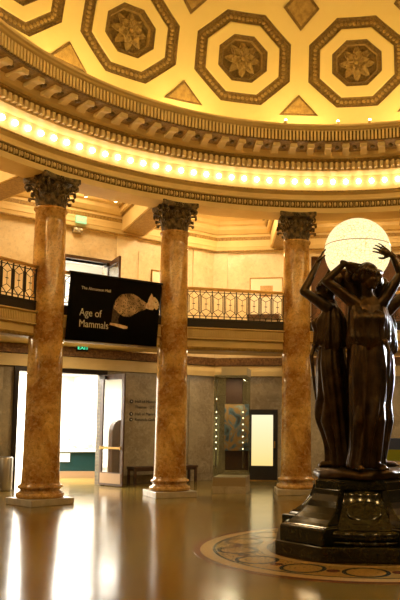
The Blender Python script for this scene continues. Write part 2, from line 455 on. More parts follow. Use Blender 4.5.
# ------------------------------------------------------------------ columns
def leaf(mb, ang, r0, z0, h, w, curl, thick=.018, scale=1.0):
    T = Matrix.Rotation(R_(ang), 4, 'Z'); rings = []
    nz = 9
    for j in range(nz):
        f = j / (nz - 1)
        if f < .72: r = r0 + .06 * f + .0; z = z0 + h * f / .78
        else:
            g = (f - .72) / .28; r = r0 + .045 + curl * math.sin(g * PI * .62); z = z0 + h * (.92 + .12 * math.sin(g * PI)) - .08 * h * g * g * 2
        ww = w * (.62 + .5 * math.sin(PI * (.15 + .75 * f))) * (1 - .55 * max(0, f - .75) / .25)
        if j % 2: ww *= 1.16
        out = []
        for s_ in (-1, -.55, 0, .55, 1): out.append(T @ Vector((r + .022 * (1 - abs(s_)) + (-.02 if abs(s_) == 1 else 0), ww * s_, z - .03 * abs(s_))))
        for s_ in (1, 0, -1): out.append(T @ Vector((r - thick - (.02 if abs(s_) == 1 else 0), ww * s_, z - .03 * abs(s_))))
        rings.append(out)
    mb.loft(rings, True, True)
def make_column():
    root = empty('marble_column', (0, 0, 0))
    b = MB(); b.box(-.485, .485, -.485, .485, 0, .13)
    o = b.build('plinth', M['base_stone'], root)
    bv = o.modifiers.new('b', 'BEVEL'); bv.width = .008
    b = MB()
    pr = [(.30, .13)]
    for i in range(9): a = -PI / 2 + PI * i / 8; pr.append((.42 + .055 * math.cos(a), .185 + .055 * math.sin(a)))
    pr += [(.425, .245), (.40, .26), (.385, .29), (.405, .315)]
    for i in range(7): a = -PI / 2 + PI * i / 6; pr.append((.405 + .035 * math.cos(a), .35 + .035 * math.sin(a)))
    pr += [(.40, .39), (.385, .40), (.38, .425), (.365, .45), (.30, .45)]
    b.lathe(pr, 48); b.build('base', M['shaft'], root)
    b = MB(); pr = []
    for i in range(25):
        f = i / 24; z = .44 + (6.04 - .44) * f
        r = .362 - .052 * f ** 1.6 + (.014 * max(0, 1 - f * 20))
        pr.append((r, z))
    pr += [(.335, 6.05), (.345, 6.065), (.35, 6.08), (.345, 6.10), (.33, 6.11), (.20, 6.11)]
    b.lathe(pr, 56); b.build('shaft', M['shaft'], root)
    b = MB()
    b.lathe([(.28, 6.2), (.285, 6.3), (.29, 6.5), (.31, 6.65), (.36, 6.76), (.41, 6.80)], 32)
    for i in range(8): leaf(b, 45 * i, .305, 6.215, .26, .088, .17)
    for i in range(8): leaf(b, 45 * i + 22.5, .31, 6.23, .45, .085, .20)
    for i in range(4):      # corner volutes with their stalks
        for da in (-9, 9):
            a0 = 45 + 90 * i; pts = []; rr = []
            for j in range(8):
                f = j / 7; ra = .32 + .20 * f ** 1.5; pts.append((ra, 6.5 + .27 * f)); rr.append(.03)
            for j in range(1, 15):
                t = j / 14 * 2 * PI * 1.15; q = .072 * (1 - j / 22)
                pts.append((.52 + q * math.sin(t) * 1.0, 6.77 - .072 + q * math.cos(t))); rr.append(.03 * (1 - j / 30))
            T = Matrix.Rotation(R_(a0 + da * .55), 4, 'Z')
            b.tube([T @ Vector((x, 0, z)) for x, z in pts], rr, 7)
        a0 = 90 * i              # small helices and the flower of each face
        T = Matrix.Rotation(R_(a0), 4, 'Z')
        for sg in (-1, 1):
            pts = [T @ Vector((.36 + .0 * j, sg * (.16 - .012 * j), 6.52 + .028 * j)) for j in range(7)]
            for j in range(1, 12):
                t = j / 11 * 2 * PI; q = .04 * (1 - j / 16)
                pts.append(T @ Vector((.38, sg * (.075 - .0) - sg * q * math.sin(t), 6.70 - .04 + q * math.cos(t))))
            b.tube(pts, .02, 6)
        for q in range(6):
            b.ell(T @ Vector((.42, .05 * math.cos(q * PI / 3), 6.84 + .05 * math.sin(q * PI / 3))), (.03, .03, .03), 6, 4)
        b.ell(T @ Vector((.45, 0, 6.84)), (.03, .03, .03), 6, 4)
    # abacus with hollow sides and cut corners
    for z0, z1, k in ((6.785, 6.82, .95), (6.82, 6.92, 1.0)):
        poly = []
        for i in range(4):
            for j in range(9):
                f = -1 + 2 * j / 8; y = .44 * f; x = (.475 - .10 * (1 - f * f)) * k; a = R_(90 * i)
                poly.append((x * math.cos(a) - y * k * math.sin(a), x * math.sin(a) + y * k * math.cos(a)))
        b.prism(poly, z0, z1, axis='z')
    for v in b.bm.verts: v.co.z = 6.10 + (v.co.z - 6.2) * .66 / .72; v.co.x *= .93; v.co.y *= .93
    b.build('capital', M['capital'], root)
    return root
col0 = make_column()
clab = {0: 'honey marble column standing nearest the globe-bearing statue', 1: 'honey marble column between the banner and the open railing bay',
        2: 'honey marble column beside the banner, in front of the open hall doorway',
        -1: 'honey marble column behind the statue past the globe', 3: 'honey marble column out past the column at the banner'}
for n_, k in enumerate((0, 1, 2, -1, 3)):
    o = col0 if n_ == 0 else copy_tree(col0)
    a = R_(93.518 + 22.5 * k)
    o.location = (RC * math.cos(a), RC * math.sin(a), 0); o.rotation_euler = (0, 0, a)
    tag(o, clab[k], 'column', 'rotunda columns', 'thing')

# ------------------------------------------------------------------ octagonal outer walls
AL, AR = 11.2, 11.5
WALLS = {'left': (127.25, AL), 'right': (82.25, AR), 'far_left': (172.25, 11.3), 'far_right': (37.25, 11.3)}
def inter(a1, A1, a2, A2):
    c1, s1, c2, s2 = math.cos(R_(a1)), math.sin(R_(a1)), math.cos(R_(a2)), math.sin(R_(a2))
    d = c1 * s2 - c2 * s1
    return Vector(((A1 * s2 - A2 * s1) / d, (c1 * A2 - c2 * A1) / d, 0))
CORN = [inter(37.25, 11.3, -7.75, 11.3), inter(82.25, AR, 37.25, 11.3), inter(127.25, AL, 82.25, AR), inter(172.25, 11.3, 127.25, AL), inter(217.25, 11.3, 172.25, 11.3)]
def wall(side, az, A, xl, xr, openings):
    T = frame(az, A); mb = MB()
    xs = sorted({xl, xr, *[v for o in openings for v in o[:2]]}); zs = sorted({0, 3.45, 7.95, *[v for o in openings for v in o[2:]]})
    for i in range(len(xs) - 1):
        for j in range(len(zs) - 1):
            cx_, cz = (xs[i] + xs[i + 1]) / 2, (zs[j] + zs[j + 1]) / 2
            if any(o[0] < cx_ < o[1] and o[2] < cz < o[3] for o in openings): continue
            mb.box(xs[i], xs[i + 1], 0, .3, zs[j], zs[j + 1], 0 if cz < 3.45 else 1)
    return struct(mb.build('wall_' + side, [M['wall_low'], M['wall_up']], T=T)), T
def ext(side):
    az, A = WALLS[side]; Ti = frame(az, A).inverted()
    i = {'far_right': 0, 'right': 1, 'left': 2, 'far_left': 3}[side]
    return (Ti @ CORN[i + 1]).x, (Ti @ CORN[i]).x
OPEN = {'left': [(-.83, 1.46, 0, 2.95), (.28, 1.50, 3.9, 6.0)], 'right': [(-3.25, -2.40, 0, 2.08), (-1.42, 1.6, 3.9, 6.68)], 'far_left': [], 'far_right': []}
WT = {}; WO = {}
for sd in WALLS:
    xl, xr = ext(sd); az, A = WALLS[sd]
    WO[sd], WT[sd] = wall(sd, az, A, xl, xr, OPEN[sd])
def onwall(mb, sd, x0, x1, z0, z1, d0, d1=0, mi=0): mb.box(x0, x1, -d0, -d1, z0, z1, mi)
# wall entablatures, bands and pilasters
def wall_sweep(mb, prof, mi=0):
    """profile = (inset from wall, z) swept along the octagon corners"""
    azA = [WALLS['far_right'], WALLS['right'], WALLS['left'], WALLS['far_left']]
    rings = []
    def corner(i, d):
        if i == 0: return inter(37.25, 11.3 - d, -7.75, 11.3 - d)
        if i == 4: return inter(217.25, 11.3 - d, 172.25, 11.3 - d)
        (a1, A1), (a2, A2) = azA[i], azA[i - 1]
        return inter(a1, A1 - d, a2, A2 - d)
    for i in range(5): rings.append([corner(i, d) + Vector((0, 0, z)) for d, z in prof])
    mb.loft(rings, True, True, mi, False)
mb = MB()
wall_sweep(mb, [(0, 6.86), (.14, 6.86), (.16, 6.98), (.18, 6.98), (.18, 7.1), (0, 7.1)])
wall_sweep(mb, [(0, 7.36), (.26, 7.36), (.38, 7.46), (.38, 7.56), (.48, 7.60), (.48, 7.70), (.62, 7.76), (.62, 7.9), (0, 7.9)])
wall_sweep(mb, [(0, 7.1), (.19, 7.1), (.19, 7.37), (0, 7.37)])
o1 = struct(mb.build('trim_7', M['cream']))
mb = MB(); wall_sweep(mb, [(0, 7.16), (.20, 7.17), (.21, 7.27), (0, 7.28)]); wall_sweep(mb, [(.14, 6.835), (.17, 6.85), (.17, 6.875), (.14, 6.88)])
struct(mb.build('trim_8', M['gilt_trim']))
mb = MB(); wall_sweep(mb, [(0, 3.06), (.10, 3.06), (.12, 3.2), (.10, 3.36), (0, 3.36)])
struct(mb.build('trim_9', M['cream']))
mb = MB(); wall_sweep(mb, [(0, 3.38), (.14, 3.38), (.18, 3.60), (0, 3.60)])
struct(mb.build('trim_10', pbr('brown_fret_band', (.12, .05, .02), .5, col2=(.32, .18, .07), scale=16, bump=.5, bscale=30)))
# upper pilasters, marble slabs
for sd, pil, slabs_u, slabs_l in (
    ('left', [(-.55, -.15, 3.9, 6.85), (1.75, 2.35, 3.9, 6.85), (4.25, 4.75, 3.9, 6.85)],
     [(-4.5, -2.6), (-2.5, -.7), (2.45, 4.15)], [(-4.6, -3.1), (-3.0, -1.2), (1.75, 4.1), (4.2, 4.95)]),
    ('right', [(-4.4, -3.95, 3.9, 6.85)], [(-3.85, -1.6)], [(-4.6, -3.5), (-2.2, -.8), (-.7, .8), (.9, 2.6)]),
    ('far_left', [], [(-3, 0), (.1, 3)], [(-3, 0), (.1, 3)]), ('far_right', [], [(-3, 0), (.1, 3)], [(-3, 0), (.1, 3)])):
    mb = MB()
    for x0, x1, z0, z1 in pil: onwall(mb, sd, x0, x1, z0, z1, .05)
    for x0, x1 in slabs_u:
        onwall(mb, sd, x0, x1, 4.15, 6.5, .02)
    if pil or slabs_u: mb.build('upper_slab', M['wall_up'], WO[sd]).matrix_world = WT[sd]
    mb = MB()
    for x0, x1 in slabs_l:
        onwall(mb, sd, x0, x1, .22, 3.0, .025)
    mb.build('lower_slab', M['slab_low'], WO[sd]).matrix_world = WT[sd]
# dark marble pilasters below, skirting
mb = MB()
mb.box(-.93, -.83, -.10, .3, 0, 2.98); mb.box(1.46, 1.58, -.06, .3, 0, 2.98); mb.box(-.93, 1.58, -.06, .3, 2.93, 3.05)
struct(mb.build('door_1', M['iron'], T=WT['left']))
mb = MB()
mb.box(.20, .28, -.08, .3, 3.9, 6.06); mb.box(1.50, 1.58, -.08, .3, 3.9, 6.06); mb.box(.20, 1.58, -.08, .3, 6.0, 6.09)
struct(mb.build('door_2', M['dark_wood'], T=WT['left']))
mb = MB(); wall_sweep(mb, [(0, 0), (.05, 0), (.05, .2), (0, .2)])
# keep the doorways clear: skirting as separate lengths
mb.bm.free()
for nm, sd, segs in (('baseboard_left', 'left', [(ext('left')[0], -.98), (1.58, ext('left')[1])]), ('baseboard_right', 'right', [(ext('right')[0], -3.3), (-2.35, ext('right')[1])])):
    mb = MB()
    for x0, x1 in segs: mb.box(x0, x1, -.05, 0, 0, .2)
    struct(mb.build(nm, M['wall_low'], T=WT[sd]))

# ------------------------------------------------------------------ gallery ceiling: flat panels and radial beams
mb = MB()
mb.lathe([(8.0, 7.9), (16, 7.9)], 64)
struct(mb.build('ceiling_gallery', M['cream'], recalc=False))
bi = 12
for k in range(-3, 6):
    az = 93.518 + 22.5 * k
    T = Matrix.Rotation(R_(az), 4, 'Z')
    mb = MB()
    x0, x1 = 8.02, 12.6
    for hw, z0, z1, m in ((.36, 6.94, 7.36, 0), (.30, 6.925, 6.94, 1), (.40, 7.36, 7.40, 1), (.48, 7.40, 7.52, 0), (.56, 7.56, 7.68, 0), (.52, 7.52, 7.56, 1), (.68, 7.72, 7.9, 0), (.62, 7.68, 7.72, 1)):
        mb.box(x0, x1, -hw, hw, z0, z1, m, T)
    struct(mb.build('trim_%d' % bi, [M['cream'], M['gilt_trim']])); bi += 1
mb = MB()   # outer side of the architrave, stepped
for r0, z0, z1 in ((8.12, 7.36, 7.40), (8.22, 7.40, 7.52), (8.32, 7.56, 7.68), (8.44, 7.72, 7.9)):
    mb.lathe([(8.0, z0), (r0, z0), (r0, z1), (8.0, z1)], 96, a0=R_(20), a1=R_(210))
struct(mb.build('trim_%d' % bi, M['cream'])); bi += 1

# ------------------------------------------------------------------ balcony slab and fascia, straight between the columns
VA = [R_(93.518 + 22.5 * k) for k in range(-3, 6)]
def bal_sweep(mb, prof, mi=0, mis=None):
    rings = []
    for a in VA:
        rings.append([Vector(((7.565 + d) / math.cos(R_(11.25)) * math.cos(a), (7.565 + d) / math.cos(R_(11.25)) * math.sin(a), z)) for d, z in prof])
    mb.loft(rings, True, True, mi, False)
mb = MB()
bal_sweep(mb, [(-.10, 3.86), (-.10, 3.88), (3.6, 3.88), (3.6, 3.62), (.34, 3.62), (.30, 3.42), (.0, 3.42), (0, 3.60), (-.06, 3.615), (-.06, 3.64), (-.03, 3.65), (-.03, 3.84)])
fb = struct(mb.build('floor_balcony', M['cream']))
mb = MB()
for k in range(8):
    az = 93.518 + 22.5 * (k - 3) + 11.25; T = frame(az, 7.565)
    for i in range(70): x = -1.42 + i * .0412; mb.box(x, x + .024, -.055, -.02, 3.66, 3.83, 0, T)
mb.build('fluted_fascia', M['cream'], fb)
mb = MB(); bal_sweep(mb, [(-.02, 3.595), (-.07, 3.60), (-.07, 3.618), (-.02, 3.618)]); bal_sweep(mb, [(.3, 3.36), (.0, 3.36), (-.03, 3.40), (-.03, 3.43), (.3, 3.43)])
mb.build('gilt_line', M['gilt_trim'], fb)
mb = MB(); bal_sweep(mb, [(.25, 3.40), (3.55, 3.625), (3.55, 3.63), (.25, 3.425)])
mb.bm.free()

# ------------------------------------------------------------------ railings, one per bay
def make_rail():
    root = empty('balcony_railing', (0, 0, 0))
    L = 1.17
    b = MB(); b.box(-L, L, -.055, .055, 4.80, 4.835); b.box(-L, L, -.03, .03, 4.77, 4.80)
    b.build('handrail', M['brass'], root)
    b = MB(); b.box(-L, L, -.03, .03, 3.885, 4.09); b.box(-L, L, -.045, .045, 4.07, 4.10)
    b.build('kick_panel', M['iron'], root)
    b = MB(); b.box(-L, L, -.012, .012, 4.155, 4.17); b.box(-L, L, -.012, .012, 4.725, 4.74)
    n = 8; w = 2 * L / n
    for i in range(n):
        cx_ = -L + w * (i + .5)
        for sg in (-1, 1):
            x1, x2 = cx_ + sg * .02, cx_ + sg * (w / 2 - .035)
            b.tube([(x1 - sg * .03, 0, 4.11), (x1, 0, 4.17), (x2, 0, 4.26), (x2, 0, 4.64), (x1, 0, 4.73), (x1 - sg * .03, 0, 4.77)], .0095, 6)
            b.tube([(cx_ + sg * (w / 2), 0, 4.20), (x2, 0, 4.27), (cx_ + sg * .0, 0, 4.33)], .007, 5)
            b.tube([(cx_ + sg * (w / 2), 0, 4.70), (x2, 0, 4.63), (cx_ + sg * .0, 0, 4.57)], .007, 5)
        b.tube([(cx_, 0, 4.33), (cx_, 0, 4.57)], .006, 5)
        b.box(cx_ - .032, cx_ + .032, -.008, .008, 4.442, 4.458)
        b.ell((cx_, 0, 4.14), (.016, .016, .016), 6, 4); b.ell((cx_, 0, 4.76), (.016, .016, .016), 6, 4)
    b.build('scrollwork', M['iron'], root)
    ps = None
    for i in range(n + 1):
        x = -L + w * i
        if ps is None: q = MB(); q.box(-.010, .010, -.016, .016, 4.09, 4.78); ps = q.build('post', M['iron'], root); o = ps
        else: o = ps.copy(); COL.objects.link(o)
        o.location = (x, 0, 0); o.parent = root
    return root
rl = {0: 'dark metal balcony railing in the open bay with the framed picture behind', 1: 'dark metal balcony railing behind the black mammals banner',
      2: 'dark metal balcony railing ending at the column left of the banner', -1: 'dark metal balcony railing behind the statue'}
rail0 = make_rail()
for n_, k in enumerate((0, 1, 2, -1)):
    o = rail0 if n_ == 0 else copy_tree(rail0)
    az = 93.518 + 22.5 * k + 11.25
    o.location = (7.565 * math.cos(R_(az)), 7.565 * math.sin(R_(az)), 0); o.rotation_euler = (0, 0, R_(az - 90))
    tag(o, rl[k], 'railing', 'balcony railings')

# ------------------------------------------------------------------ banner
TB = frame(127.25, 7.45)
ban = empty('hanging_banner', (0, 0, 0)); ban.matrix_world = TB
tag(ban, 'black hanging banner with a spotted cat and Age of Mammals lettering', 'banner')
b = MB()
P = [(-1.07, 4.80), (1.112, 4.81), (1.02, 3.36), (-1.15, 3.35)]
NX = 16
rr_ = []
for i in range(NX + 1):
    f = i / NX; x0 = P[0][0] + (P[1][0] - P[0][0]) * f; x1 = P[3][0] + (P[2][0] - P[3][0]) * f
    w = .012 * math.sin(f * 9)
    rr_.append([Vector((x0, -.004 + w * .3, P[0][1])), Vector(((x0 + x1) / 2, w, 4.08)), Vector((x1, w, P[3][1])), Vector((x1, w + .008, P[3][1])), Vector(((x0 + x1) / 2, w + .008, 4.08)), Vector((x0, .004 + w * .3, P[0][1]))])
b.loft(rr_, True, True, 0, True); b.build('cloth', M['black'], ban)
b = MB(); b.tube([(-1.1, 0, 4.82), (1.14, 0, 4.82)], .022, 8); b.build('top_rod', M['iron'], ban)
b = MB(); b.tube([(-1.165, 0, 3.345), (1.05, 0, 3.35)], .016, 8); b.build('bottom_rod', M['steel'], ban)
text('lettering', 'Age of', .225, M['text'], ban, (-.86, -.025, 3.90), sx=.84)
text('lettering', 'Mammals', .225, M['text'], ban, (-.865, -.025, 3.66), sx=.80)
text('small_lettering', 'The Ahmanson Hall', .092, M['text'], ban, (-.83, -.025, 4.47), sx=.92)
body = [(-.026, 4.321), (.03, 4.39), (.106, 4.456), (.244, 4.493), (.383, 4.502), (.50, 4.46), (.588, 4.408), (.721, 4.33), (.756, 4.259), (.696, 4.179), (.535, 4.114), (.416, 4.04), (.318, 3.976), (.16, 3.979), (.021, 4.048), (-.079, 4.135)]
head = [(.762, 4.353), (.775, 4.42), (.815, 4.50), (.851, 4.568), (.88, 4.52), (.895, 4.487), (.94, 4.49), (.98, 4.451), (1.01, 4.42), (1.028, 4.382), (1.05, 4.33), (1.045, 4.28), (1.02, 4.235), (.98, 4.20), (.93, 4.24), (.891, 4.19), (.832, 4.189), (.749, 4.203), (.70, 4.22), (.72, 4.30)]
legp = [(-.146, 3.806), (.048, 3.795), (.186, 3.775), (.265, 3.76), (.275, 3.73), (.259, 3.709), (.168, 3.701), (-.028, 3.74), (-.163, 3.76)]
b = MB(); b.prism(body, -.022, -.016); b.build('printed_body', M['spots'], ban); b = MB(); b.prism([(-.08, 4.22), (.0, 4.28), (.10, 4.05), (.04, 3.90), (.06, 3.80), (-.06, 3.77), (-.12, 3.82), (-.10, 4.0)], -.021, -.016); b.build('printed_hind_leg', pbr('dim_printed_coat', (.02, .013, .008), .8, col2=(.11, .07, .04), scale=24), ban)
b = MB(); b.prism(head, -.025, -.018); b.build('printed_face', M['fur_head'], ban); b = MB(); b.prism(legp, -.024, -.018); b.build('printed_paw', M['fur_head'], ban)
b = MB(); b.ell((.965, -.026, 4.375), (.018, .004, .014), 8, 6); b.build('printed_eye', M['text_dark'], ban); b = MB(); b.ell((1.035, -.026, 4.29), (.016, .004, .013), 8, 6); b.build('printed_nose', M['text_dark'], ban)

# ------------------------------------------------------------------ exit signs and small wall fixtures
def exit_sign(T, label, face='exit_face', ink='mat_board'):
    r = empty('exit_sign', (0, 0, 0)); r.matrix_world = T
    b = MB(); b.box(-.15, .15, -.05, 0, -.10, .10); b.build('housing', M[face], r)
    t = text('exit_lettering', 'EXIT', .15, M[ink], r, (-.135, -.053, -.05))
    tag(r, label, 'exit sign')
exit_sign(WT['left'] @ Matrix.Translation((.59, -.24, 7.03)), 'green EXIT sign on the wall above the upper gallery door')
exit_sign(WT['left'] @ Matrix.Translation((.70, -.32, 3.60)), 'green EXIT sign under the banner above the open hall doorway', 'iron', 'exit')
b = MB(); b.box(-.12, .12, -.14, 0, -.06, .05); o = b.build('emergency_light', M['base_stone'], T=WT['left'] @ Matrix.Translation((.57, -.02, 6.78)))
b = MB(); b.ell((-.07, -.16, 0), (.04, .04, .04), 8, 6); b.ell((.07, -.16, 0), (.04, .04, .04), 8, 6); b.build('lens', M['mat_board'], o, ).parent = o
tag(o, 'small beige emergency light fixture just below the upper green exit sign', 'light fixture')

# track light
tr = empty('track_light', (0, 0, 0)); tag(tr, 'white lighting track with two bright spots under the gallery ceiling', 'track light')
b = MB(); b.tube([(-5.50, 6.69, 7.02), (-4.07, 7.63, 7.02)], .022, 6); b.build('track', M['base_stone'], tr)
for p in ((-5.459, 6.73), (-4.828, 7.09)):
    b = MB(); b.lathe([(.001, .0), (.05, .0), (.055, -.02), (.045, -.09), (.03, -.1)], 12, (p[0], p[1], 7.0)); h = b.build('lamp_head', M['mat_board'], tr)
    b = MB(); b.ell((p[0], p[1], 6.925), (.036, .036, .03), 8, 6); b.build('spot_lens', M['lamp'], h)
for p in ((-5.50, 6.69), (-4.07, 7.63)): b = MB(); b.tube([(p[0], p[1], 7.02), (p[0], p[1], 7.9)], .01, 5); b.build('hanger', M['base_stone'], tr)

# ------------------------------------------------------------------ glazed doors standing open
def door_leaf(name, hinge, free, z0, z1, label, kick):
    h = Vector(hinge); f = Vector(free); d = f - h; w = d.length; rz = math.atan2(d.y, d.x)
    r = empty(name, (h.x, h.y, z0), rz); H = z1 - z0
    b = MB(); t = .028
    b.box(0, .10, -t, t, 0, H); b.box(w - .10, w, -t, t, 0, H); b.box(.10, w - .10, -t, t, H - .14, H); b.box(.10, w - .10, -t, t, 0, .34)
    b.build('frame', M['dark_wood'], r)
    b = MB(); b.box(.10, w - .10, -.006, .006, .34, H - .14); b.build('glass_pane', M['door_glass'], r)
    if kick:
        b = MB(); b.box(.06, w - .06, -.036, -t, .06, .32); b.build('kick_plate', M['tan'], r)
        b = MB(); b.box(.06, w - .06, -.075, -.05, .95, 1.0); b.box(.06, .09, -.07, -t, .93, 1.02); b.box(w - .09, w - .06, -.07, -t, .93, 1.02); b.build('push_bar', M['brass'], r)
    b = MB(); b.box(.02, .26, -.11, -t, H - .12, H - .04); b.tube([(.14, -.09, H - .05), (-.1, -.16, H + .02), (-.08, .0, H + .03)], .012, 5); b.build('door_closer', M['iron'], r)
    tag(r, label, 'door', kind='thing')
    return r
door_leaf('glazed_door', (-5.60, 9.70, 0), (-4.86, 9.06, 0), .02, 2.93, 'dark framed glass door standing open beside the bright hall doorway', True)
hp = WT['left'] @ Vector((1.50, -.05, 0)); 
door_leaf('glazed_door', (hp.x, hp.y, 0), (hp.x + .52, hp.y - .95, 0), 3.9, 6.0, 'dark framed door standing open on the gallery above the banner', False)

# ------------------------------------------------------------------ bright halls behind the doorways
def hall(T, x0, x1, y1, z0, z1, side):
    mb = MB(); t = .1
    mb.box(x0, x1, y1, y1 + t, z0, z1); mb.box(x0 - t, x0, .3, y1, z0, z1); mb.box(x1, x1 + t, .3, y1, z0, z1)
    struct(mb.build('wall_' + side, M['white'], T=T))
    mb = MB(); mb.box(x0, x1, .3, y1, z1, z1 + t); struct(mb.build('ceiling_' + side, M['white'], T=T))
hall(WT['left'], -5, 4, 8, 0, 3.4, 'exhibit_hall')
mb = MB(); mb.box(-3, 4, .3, 4, 3.8, 3.9); struct(mb.build('floor_upper_hall', M['white'], T=WT['left']))
hall(WT['left'], -3, 4, 4, 3.9, 6.8, 'upper_hall')
def area(T, loc, size, power, col, rot=(0, 0, 0), sy=None, shape='RECTANGLE'):
    l = bpy.data.lights.new('area', 'AREA'); l.energy = power; l.color = col; l.size = size; l.shape = shape; l.size_y = sy or size
    o = bpy.data.objects.new('ceiling_lamp', l); COL.objects.link(o)  # lamps added to light the halls, gallery bays, display case and statue
    o.matrix_world = T @ Matrix.Translation(loc) @ Matrix.Rotation(rot[0], 4, 'X') @ Matrix.Rotation(rot[1], 4, 'Y')
    return o
area(WT['left'], (-.5, 4.2, 3.36), 6, 3000, (1, .95, .85))
area(WT['left'], (.5, 2.2, 6.7), 2.5, 260, (1, .90, .72))
# things in the exhibit hall
TH = WT['left']
dc = empty('display_counter', (0, 0, 0)); dc.matrix_world = Matrix.Translation((-7.10, 12.3, 0)) @ Matrix.Rotation(R_(5), 4, 'Z')
b = MB(); b.box(-.5, .95, 0, .7, 0, .2); b.build('base', M['tan'], dc)
b = MB(); b.box(-.46, .92, .03, .67, .2, .78); b.build('glass_front', M['teal'], dc)
b = MB(); b.box(-.9, 1.0, -.05, .75, .78, .845); b.build('countertop', M['mat_board'], dc)
b = MB(); b.box(-.28, .02, -.005, .03, .48, .74); b.build('label_card', M['white'], dc)
for x, y in ((-.87, 0), (-.62, 0), (-.87, .6), (-.62, .6)): b = MB(); b.box(x, x + .05, y, y + .05, 0, .78); b.build('leg', M['teal'], dc)
tag(dc, 'teal glass exhibit counter with a pale top inside the bright hall', 'display counter')
fo = MB(); Tm = dc.matrix_world
fo.ell((.45, .3, .98), (.28, .14, .13), 14, 10); fo.ell((.2, .3, .93), (.18, .08, .07), 10, 8)
fo.tube([(.15, .22, .92), (.0, .1, .98), (-.06, .05, 1.12)], [.035, .028, .01], 7); fo.tube([(.15, .38, .92), (.0, .5, .98), (-.06, .55, 1.12)], [.035, .028, .01], 7)
fo.ell((.72, .3, .95), (.12, .12, .1), 10, 8)
tag(fo.build('fossil_skull', M['bone'], T=Tm), 'pale tusked fossil skull lying on the exhibit counter', 'fossil')
b = MB(); b.lathe([(.001, 0), (.09, 0), (.09, .02), (.02, .04), (.02, .26), (.001, .26)], 12); b.ell((0, 0, .34), (.10, .08, .10), 12, 8)
tag(b.build('fossil_specimen', M['bone'], T=Tm @ Matrix.Translation((-.1, .45, .85))), 'small round fossil on a stand at the left of the exhibit counter', 'fossil')
b = MB(); b.prism([(-.35, 0), (.35, 0), (.35, 1.35)] + [(.35 * math.cos(R_(t)), 1.35 + .4 * math.sin(R_(t))) for t in range(15, 180, 15)] + [(-.35, 1.35)], 0, .15)
tag(b.build('arched_panel', M['dark_wood'], T=TH @ Matrix.Translation((-1.05, 1.3, 0))), 'brown round-topped exhibit panel inside the bright hall', 'panel')

# ------------------------------------------------------------------ wall sign lettering
sg = empty('wall_directory', (0, 0, 0)); sg.matrix_world = WT['left'] @ Matrix.Translation((0, -.028, 0))
b = MB()
for z in (2.245, 1.90, 1.745): b.lathe([(.001, .0), (.052, 0), (.052, .008), (.001, .008)], 20, (0, 0, 0)) if False else b.prism([(2.33 + .052 * math.cos(2 * PI * i / 20), z + .052 * math.sin(2 * PI * i / 20)) for i in range(20)], -.008, 0)
b.build('arrow_disc', M['text_dark'], sg)
for z, s_ in ((2.21, 'Hall of Mammals'), (2.055, 'Theater   2/1'), (1.865, 'Hall of Mammals'), (1.71, 'Rotunda Gallery')):
    text('lettering', s_, .115, M['text_dark'], sg, (2.44, -.006, z))
b = MB()
for z in (2.245, 1.90, 1.745): b.prism([(2.31, z), (2.345, z + .02), (2.345, z - .02)], -.011, -.008)
b.build('arrow', M['mat_board'], sg)
tag(sg, 'dark directory lettering on the grey marble wall by the open door', 'wall sign')

# bench along the wall
bn = empty('bench', (0, 0, 0)); bn.matrix_world = WT['left'] @ Matrix.Translation((3.15, -.42, 0))
b = MB(); b.box(-1.0, 1.0, -.22, .22, .42, .48); o = b.build('seat', M['dark_wood'], bn)
b = MB(); b.box(-.95, .95, -.18, -.15, .36, .42); b.box(-.95, .95, .15, .18, .36, .42); b.build('apron', M['dark_wood'], bn)
lg = None
for x in (-.95, .95):
    for y in (-.18, .18):
        if lg is None: q = MB(); q.box(-.03, .03, -.03, .03, 0, .42); lg = q.build('leg', M['dark_wood'], bn); o = lg
        else: o = lg.copy(); COL.objects.link(o); o.parent = bn
        o.location = (x, y, 0)
tag(bn, 'long dark wooden bench against the marble wall behind the column', 'bench')

# cylinder bin at the left edge
b = MB(); b.lathe([(.001, 0), (.19, 0), (.20, .03), (.20, .78), (.19, .80), (.15, .82), (.14, .80), (.13, .60), (.001, .60)], 32)
o = b.build('litter_bin', M['steel'], T=Matrix.Translation((-7.52, 7.95, 0))); tag(o, 'cylindrical metal litter bin by the dark wall near the doorway', 'bin')

# ------------------------------------------------------------------ glass display case
vt = empty('glass_display_case', (-2.02, 8.05, 0), R_(-5)); tag(vt, 'tall glass display case on a marble base beside the glowing door', 'display case')
b = MB(); b.box(-.40, .40, -.48, .48, 0, .17); b.build('marble_base', marble('veined_base', (.60, .54, .42), (.42, .36, .26), (.6, .55, .45), 4, .25), vt)
b = MB(); b.box(-.39, .39, -.47, .47, .17, .38); b.build('plinth', pbr('brown_grey_box', (.34, .27, .17), .4), vt)
b = MB()
for x0, x1, y0, y1 in ((-.39, .39, -.47, -.462), (-.39, .39, .462, .47), (-.39, -.382, -.462, .462), (.382, .39, -.462, .462)): b.box(x0, x1, y0, y1, .38, 2.80)
b.build('glass', M['glass'], vt)
b = MB(); b.box(-.22, .40, -.46, .46, 2.82, 3.0); b.box(-.39, .39, -.47, .47, 2.80, 2.82); b.build('header', M['mat_board'], vt)
b = MB(); b.box(-.22, .2, .38, .42, 2.15, 2.79); b.box(-.22, .36, .38, .42, .5, .98); b.build('back_panel', pbr('red_brown_panel', (.05, .02, .008), .6, spec=.2), vt)
b = MB(); b.box(-.24, .37, .33, .37, .98, 2.13)
m_, nt = new_mat('specimen_print'); bb = N(nt, 'ShaderNodeBsdfPrincipled', Roughness=.5); oo = N(nt, 'ShaderNodeOutputMaterial'); nt.links.new(bb.outputs[0], oo.inputs[0])
tc = N(nt, 'ShaderNodeTexCoord'); nn = N(nt, 'ShaderNodeTexNoise', Scale=2.6, Detail=5, Distortion=1.4); nt.links.new(tc.outputs['Object'], nn.inputs['Vector'])
